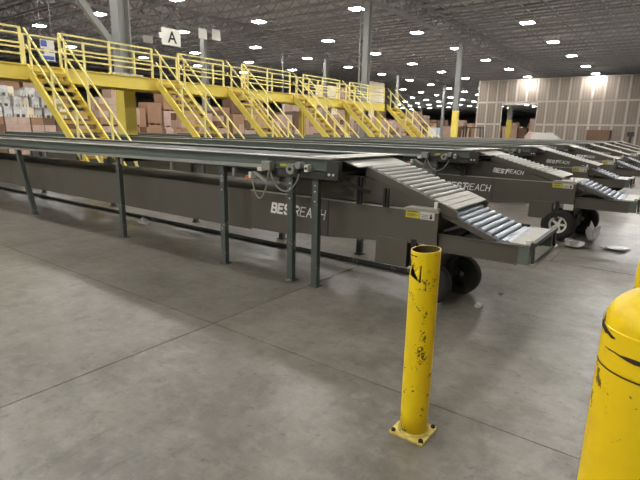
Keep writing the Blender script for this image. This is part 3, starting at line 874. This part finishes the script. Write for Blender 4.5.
hang_sign('small_sign', 'small white sign left of the thin column top', -29.0, 24.25, 25.0, 7.9, 8.6, 'sign_white')
hang_sign('small_sign', 'small white sign right of the thin column top', -29.0, 25.5, 26.3, 8.0, 8.75, 'sign_white')
hang_sign('small_sign', 'small white sign between the wide column and the letter A sign', -33, 22.4, 23.2, 7.7, 8.2, 'sign_white')
bs = hang_sign('picture_sign', 'white hanging sign with blue print behind the first stair', -20.0, 9.12, 9.62, 4.0, 4.75, 'sign_white')
for a, b, c, d in ((-0.24, -0.02, 0.5, 0.72), (-0.22, 0.22, 0.03, 0.17), (0.06, 0.22, 0.3, 0.4), (-0.24, -0.14, 0.22, 0.42)):
    MB().box(0.02, 0.024, a, b, c, d).build('print', 'blue_print', bs)

# ------------------------------------------------------------------ pallet loads behind the platform
pal = MB()
for yy in (-0.55, 0.0, 0.55): pal.box(-0.55, 0.55, yy - 0.05, yy + 0.05, 0, 0.1)
for i in range(6): pal.box(-0.55 + i * 0.2, -0.55 + i * 0.2 + 0.12, -0.6, 0.6, 0.1, 0.13)
pal_me = pal.mesh('pallet', 'pallet_wood')
box_me = {}
for mname in ('carton', 'carton_pale', 'carton_dark', 'wrapped', 'carton_cream', 'carton_white'):
    box_me[mname] = [MB().box(-0.27, 0.27, -0.285, 0.285, 0, hh).mesh('carton', mname, bevel=0.012) for hh in (0.46, 0.36, 0.29)]
def load(x, y, z, mname, layers, label, group, rz=0.0, mixed=True, size=None):
    t = thing('pallet_load', label, 'pallet load', (x, y, z), rz, group)
    link('pallet', pal_me, t)
    hi = rnd.choice([0, 1, 1, 2]) if size is None else size; hh = (0.463, 0.363, 0.293)[hi]; layers = max(layers, round(layers * 0.463 / hh))
    for l in range(layers):
        for ix in (-1, 1):
            for iy in (-1, 1):
                mm = mname
                if mixed and rnd.random() < 0.25: mm = rnd.choice(['carton', 'carton_pale', 'carton_dark'])
                link('carton', box_me[mm][hi], t, (ix * 0.275 + rnd.uniform(-.02, .02), iy * 0.29 + rnd.uniform(-.02, .02), 0.13 + l * hh))
    return 0.13 + layers * hh
def ordinal_row(n): return nth(n)
cnt = 0
yy = 7.0
while yy < 62:
    cnt += 1
    x = -27.0 + (rnd.uniform(-0.2, 0.2) if yy > 14.5 else 0)
    z = 0.0
    tiers = 2 if rnd.random() < 0.85 else 1
    if 36 < yy < 60: tiers = 2
    if yy < 14.5: tiers = 1
    for k in range(tiers):
        kind = rnd.choice(['carton', 'carton_pale', 'wrapped', 'carton_dark', 'wrapped'])
        z += load(x, yy, z, kind, 4 if yy < 14.5 else rnd.choice([2, 3, 3]), '%s of brown cartons behind the platform, %s from left, %s tier' % ('pallet load', nth(cnt), ['bottom', 'upper'][k]), 'carton pallets in the row behind the platform', size=1 if yy < 14.5 else None)
    yy += 1.42 if yy > 14.5 else 1.21
# second row, taller, further back
cnt = 0
yy = 10.5
solid = {}
def plain_load(x, y, z, w, d, h, mname, label, group):
    key = (round(w, 2), round(d, 2), round(h, 2), mname)
    if key not in solid:
        m = MB()
        m.box(-w / 2, w / 2, -d / 2, d / 2, 0.13, h)
        for i in (-1, 0, 1): m.box(-w / 2, w / 2, i * d * 0.42 - 0.05, i * d * 0.42 + 0.05, 0, 0.13)
        nlay = max(1, int(h / 0.5))
        for i in range(nlay):
            m.box(-w / 2 - 0.015, w / 2 + 0.015, -d / 2 - 0.015, d / 2 + 0.015, 0.15 + i * (h - 0.15) / nlay, 0.13 + (i + 1) * (h - 0.15) / nlay - 0.03)
        solid[key] = m.mesh('pallet_load', mname)
    return tag(link('pallet_load', solid[key], None, (x, y, z)), label, 'pallet load', group)
while yy < 80:
    cnt += 1
    z = 0
    for k in range(rnd.choice([2, 2, 3])):
        h = rnd.choice([1.3, 1.6, 1.75])
        plain_load(-35.0, yy, z, 1.2, 1.25, h, rnd.choice(['carton', 'carton_pale', 'carton_dark', 'wrapped']),
                   'stretch-wrapped brown pallet load in the rear row, %s from left, %s tier' % (nth(cnt), ['bottom', 'middle', 'top'][k]), 'pallet loads in the rear row')
        z += h
    yy += 1.5
# pale tall stacks seen above the platform at its far end
for k, (x, y, n, m_) in enumerate([(-38, 45.5, 4, 'carton_cream'), (-38, 47.1, 4, 'carton_pale'), (-38, 51.8, 5, 'carton_cream'), (-38, 53.4, 5, 'carton_cream'), (-38, 55.0, 5, 'carton_pale'), (-38, 56.6, 5, 'carton_pale'), (-38, 62.6, 6, 'carton_cream'), (-38, 64.2, 6, 'carton_cream'), (-38, 65.8, 6, 'carton_cream')]):
    z = 0
    for l in range(n):
        plain_load(x, y, z, 1.3, 1.5, 1.45, m_, '%s pallet load above the platform railing, %s stack from left, tier %s' % (
            {'carton_cream': 'cream', 'carton_pale': 'pale brown', 'carton': 'brown'}[m_], nth(k + 1), ['one', 'two', 'three', 'four', 'five', 'six'][l]), 'tall pale stacks beyond the platform')
        z += 1.45
# white goods at far left under the platform
k = 0
for lay in range(3):
    yq = 9.2 + 0.25 * lay
    while yq < 13.2 - 0.5 * lay:
        k += 1
        wq = rnd.choice([0.38, 0.5, 0.66])
        if lay < 2 or yq < 12.2:
            plain_load(-27.0 + rnd.uniform(-.25, .25), yq + wq / 2, 1.948 + 0.5 * lay, 0.6, wq - 0.06, 0.49 if lay < 2 else rnd.choice([0.3, 0.46]), rnd.choice(['carton_white', 'carton_white', 'carton_cream', 'carton_white', 'carton_cream']), 'white carton stacked high at far left under the platform, %s counted upward' % nth(k), 'white cartons at far left')
        yq += wq + 0.05
# far stacks between the platform end and the panel wall
cnt = 0
for k in range(18):
    cnt += 1
    x = -52 + k * 1.75
    plain_load(x, 86.0 + rnd.uniform(-1, 1), 0, 1.5, 1.4, rnd.choice([2.2, 2.8, 3.3]), rnd.choice(['carton', 'carton_pale', 'carton_dark', 'wrapped']),
               'distant brown pallet stack between platform and panel wall, %s from left' % nth(cnt), 'distant stacks behind the panel wall line')
for k in range(26):
    plain_load(-95 + k * 2.6, 128.0 + rnd.uniform(-2, 2), 0, 2.3, 1.6, rnd.choice([3.5, 4.2, 5.0]), rnd.choice(['carton', 'carton_pale', 'carton_dark', 'wrapped']),
               'far rack-high brown stack at the deep end of the hall, %s from left' % nth(k + 1), 'far stacks at the deep end')
for k, (x, h, m_) in enumerate([(-21.6, 3.4, 'carton_pale'), (-20.1, 2.6, 'carton_dark'), (-18.6, 4.0, 'wrapped'), (-17.2, 3.6, 'carton_dark')]):
    plain_load(x, 81.0, 0, 1.2, 1.2, h, m_, 'brown pallet stack seen through the wall opening, %s from left' % nth(k + 1), 'stacks beyond the wall opening')
# things standing in front of the panel wall
t = thing('wrapped_pallets', 'low white film-wrapped goods right of the wall opening', 'pallet load', (-14.2, 66.5, 0))
MB().prism([(-2.0, 0.15), (2.4, 0.15), (1.6, 1.3), (0.9, 1.8), (-1.6, 1.95), (-2.0, 1.4)], -0.6, 0.6).build('goods', 'wrapped', t, bevel=0.1)
MB().box(-2.0, 2.4, -0.6, 0.6, 0, 0.15).build('pallet', 'pallet_wood', t)
MB().prism([(-1.2, 1.1), (2.6, 0.5), (2.5, 1.0), (0.9, 1.9), (-1.2, 1.7)], -0.66, 0.66).build('film', 'plastic_film', t)
plain_load(-6.4, 66.5, 0, 4.0, 1.6, 2.1, 'carton_dark', 'wide dark brown stack standing before the panel wall', None) if False else \
    tag(plain_load(-7.9, 66.0, 0, 2.4, 1.6, 2.3, 'carton_dark', '', ''), 'wide dark brown stack standing before the panel wall', 'pallet load', 'stacks before the panel wall')
t = thing('post_stand', 'dark post with square head by the right edge of the panel wall', 'post', (-3.2, 45.0, 0))
MB().cyl((0, 0, 0), (0, 0, 1.7), 0.09, 10).build('pole', 'black_metal', t)
MB().box(-0.25, 0.25, -0.15, 0.15, 1.6, 1.95).build('head', 'black_metal', t)
MB().box(-0.4, 0.4, -0.4, 0.4, 0, 0.08).build('base', 'black_metal', t)
# white cabinet and forklift near the foot of the grey column
t = thing('cabinet', 'pale blue-white cabinet standing left of the yellow column foot', 'cabinet', (-22.5, 52.0, 0))
MB().box(-0.5, 0.5, -0.4, 0.4, 0.1, 2.15).build('body', 'pale_blue', t, bevel=0.02)
MB().box(-0.45, 0.45, -0.36, 0.36, 0, 0.1).build('plinth', 'dark_metal', t)
MB().box(-0.46, 0.46, -0.42, -0.4, 0.2, 2.05).build('door', 'white_paint', t)
t = thing('forklift', 'dark forklift with open overhead guard beside the yellow column foot', 'forklift', (-17.8, 52.0, 0))
MB().prism([(-1.0, 0.3), (1.2, 0.3), (1.25, 0.9), (0.9, 1.15), (-0.1, 1.1), (-0.25, 0.6), (-1.0, 0.6)], -0.55, 0.55).build('chassis', 'forklift_dark', t, bevel=0.04)
for px in (-0.9, 0.75):
    for py in (-0.5, 0.5):
        MB().bar((px, py, 0.6), (px * 0.85, py, 2.2), 0.1, 0.1).build('guard_post', 'forklift_dark', t)
MB().box(-0.85, 0.75, -0.55, 0.55, 2.15, 2.25).build('overhead_guard', 'forklift_dark', t)
MB().box(-1.25, -1.1, -0.45, -0.3, 0.05, 2.4).box(-1.25, -1.1, 0.3, 0.45, 0.05, 2.4).build('mast', 'forklift_dark', t)
MB().box(-2.3, -1.2, -0.4, -0.28, 0.05, 0.1).box(-2.3, -1.2, 0.28, 0.4, 0.05, 0.1).build('forks', 'black_metal', t)
for px in (-0.7, 0.75):
    for py in (-0.62, 0.47):
        MB().cyl((px, py, 0.32), (px, py + 0.15, 0.32), 0.32, 20).build('wheel', 'rubber', t)
MB().box(0.1, 0.6, -0.25, 0.25, 1.1, 1.25).build('seat', 'white_paint', t)

# ------------------------------------------------------------------ litter on the floor
o = MB().add([(-7.25, 4.60, 0.0), (-6.95, 4.57, 0.0), (-7.18, 4.80, 0.0), (-7.2, 4.67, 0.10), (-7.05, 4.71, 0.03)],
             [(0, 1, 3), (1, 4, 3), (4, 2, 3), (0, 3, 2), (0, 2, 1)]).build('paper_scrap', 'paper')
tag(o, 'folded white paper scrap on the floor under the nearest conveyor', 'paper')
def crumple(x, y, w, h, label, seed):
    r = random.Random(seed)
    bm = bmesh.new(); bmesh.ops.create_icosphere(bm, subdivisions=2, radius=1)
    for v in bm.verts:
        k = 0.6 + 0.8 * r.random()
        v.co = Vector((v.co.x * w * k, v.co.y * w * k, max(0.0, (v.co.z * 0.5 + 0.5) * h * k)))
    me = bpy.data.meshes.new('crumpled_film'); bm.to_mesh(me); bm.free(); me.materials.append(MATS['plastic_film'])
    tag(link('crumpled_film', me, None, (x, y, 0)), label, 'plastic film')
crumple(-0.88, 8.3, 0.08, 0.26, 'tall crumpled clear plastic film beside the second conveyor wheel', 3)
crumple(-1.05, 7.72, 0.13, 0.10, 'small heap of crumpled film in front of the second conveyor wheel', 5)
crumple(-0.55, 8.0, 0.17, 0.03, 'flat spread plastic film right of the second conveyor wheel', 8)
crumple(-1.3, 4.3, 0.035, 0.05, 'tiny crumpled wrapper under the nearest roller tray', 9)
crumple(-1.25, 4.85, 0.03, 0.04, 'tiny white wrapper right of the nearest wheels', 10)
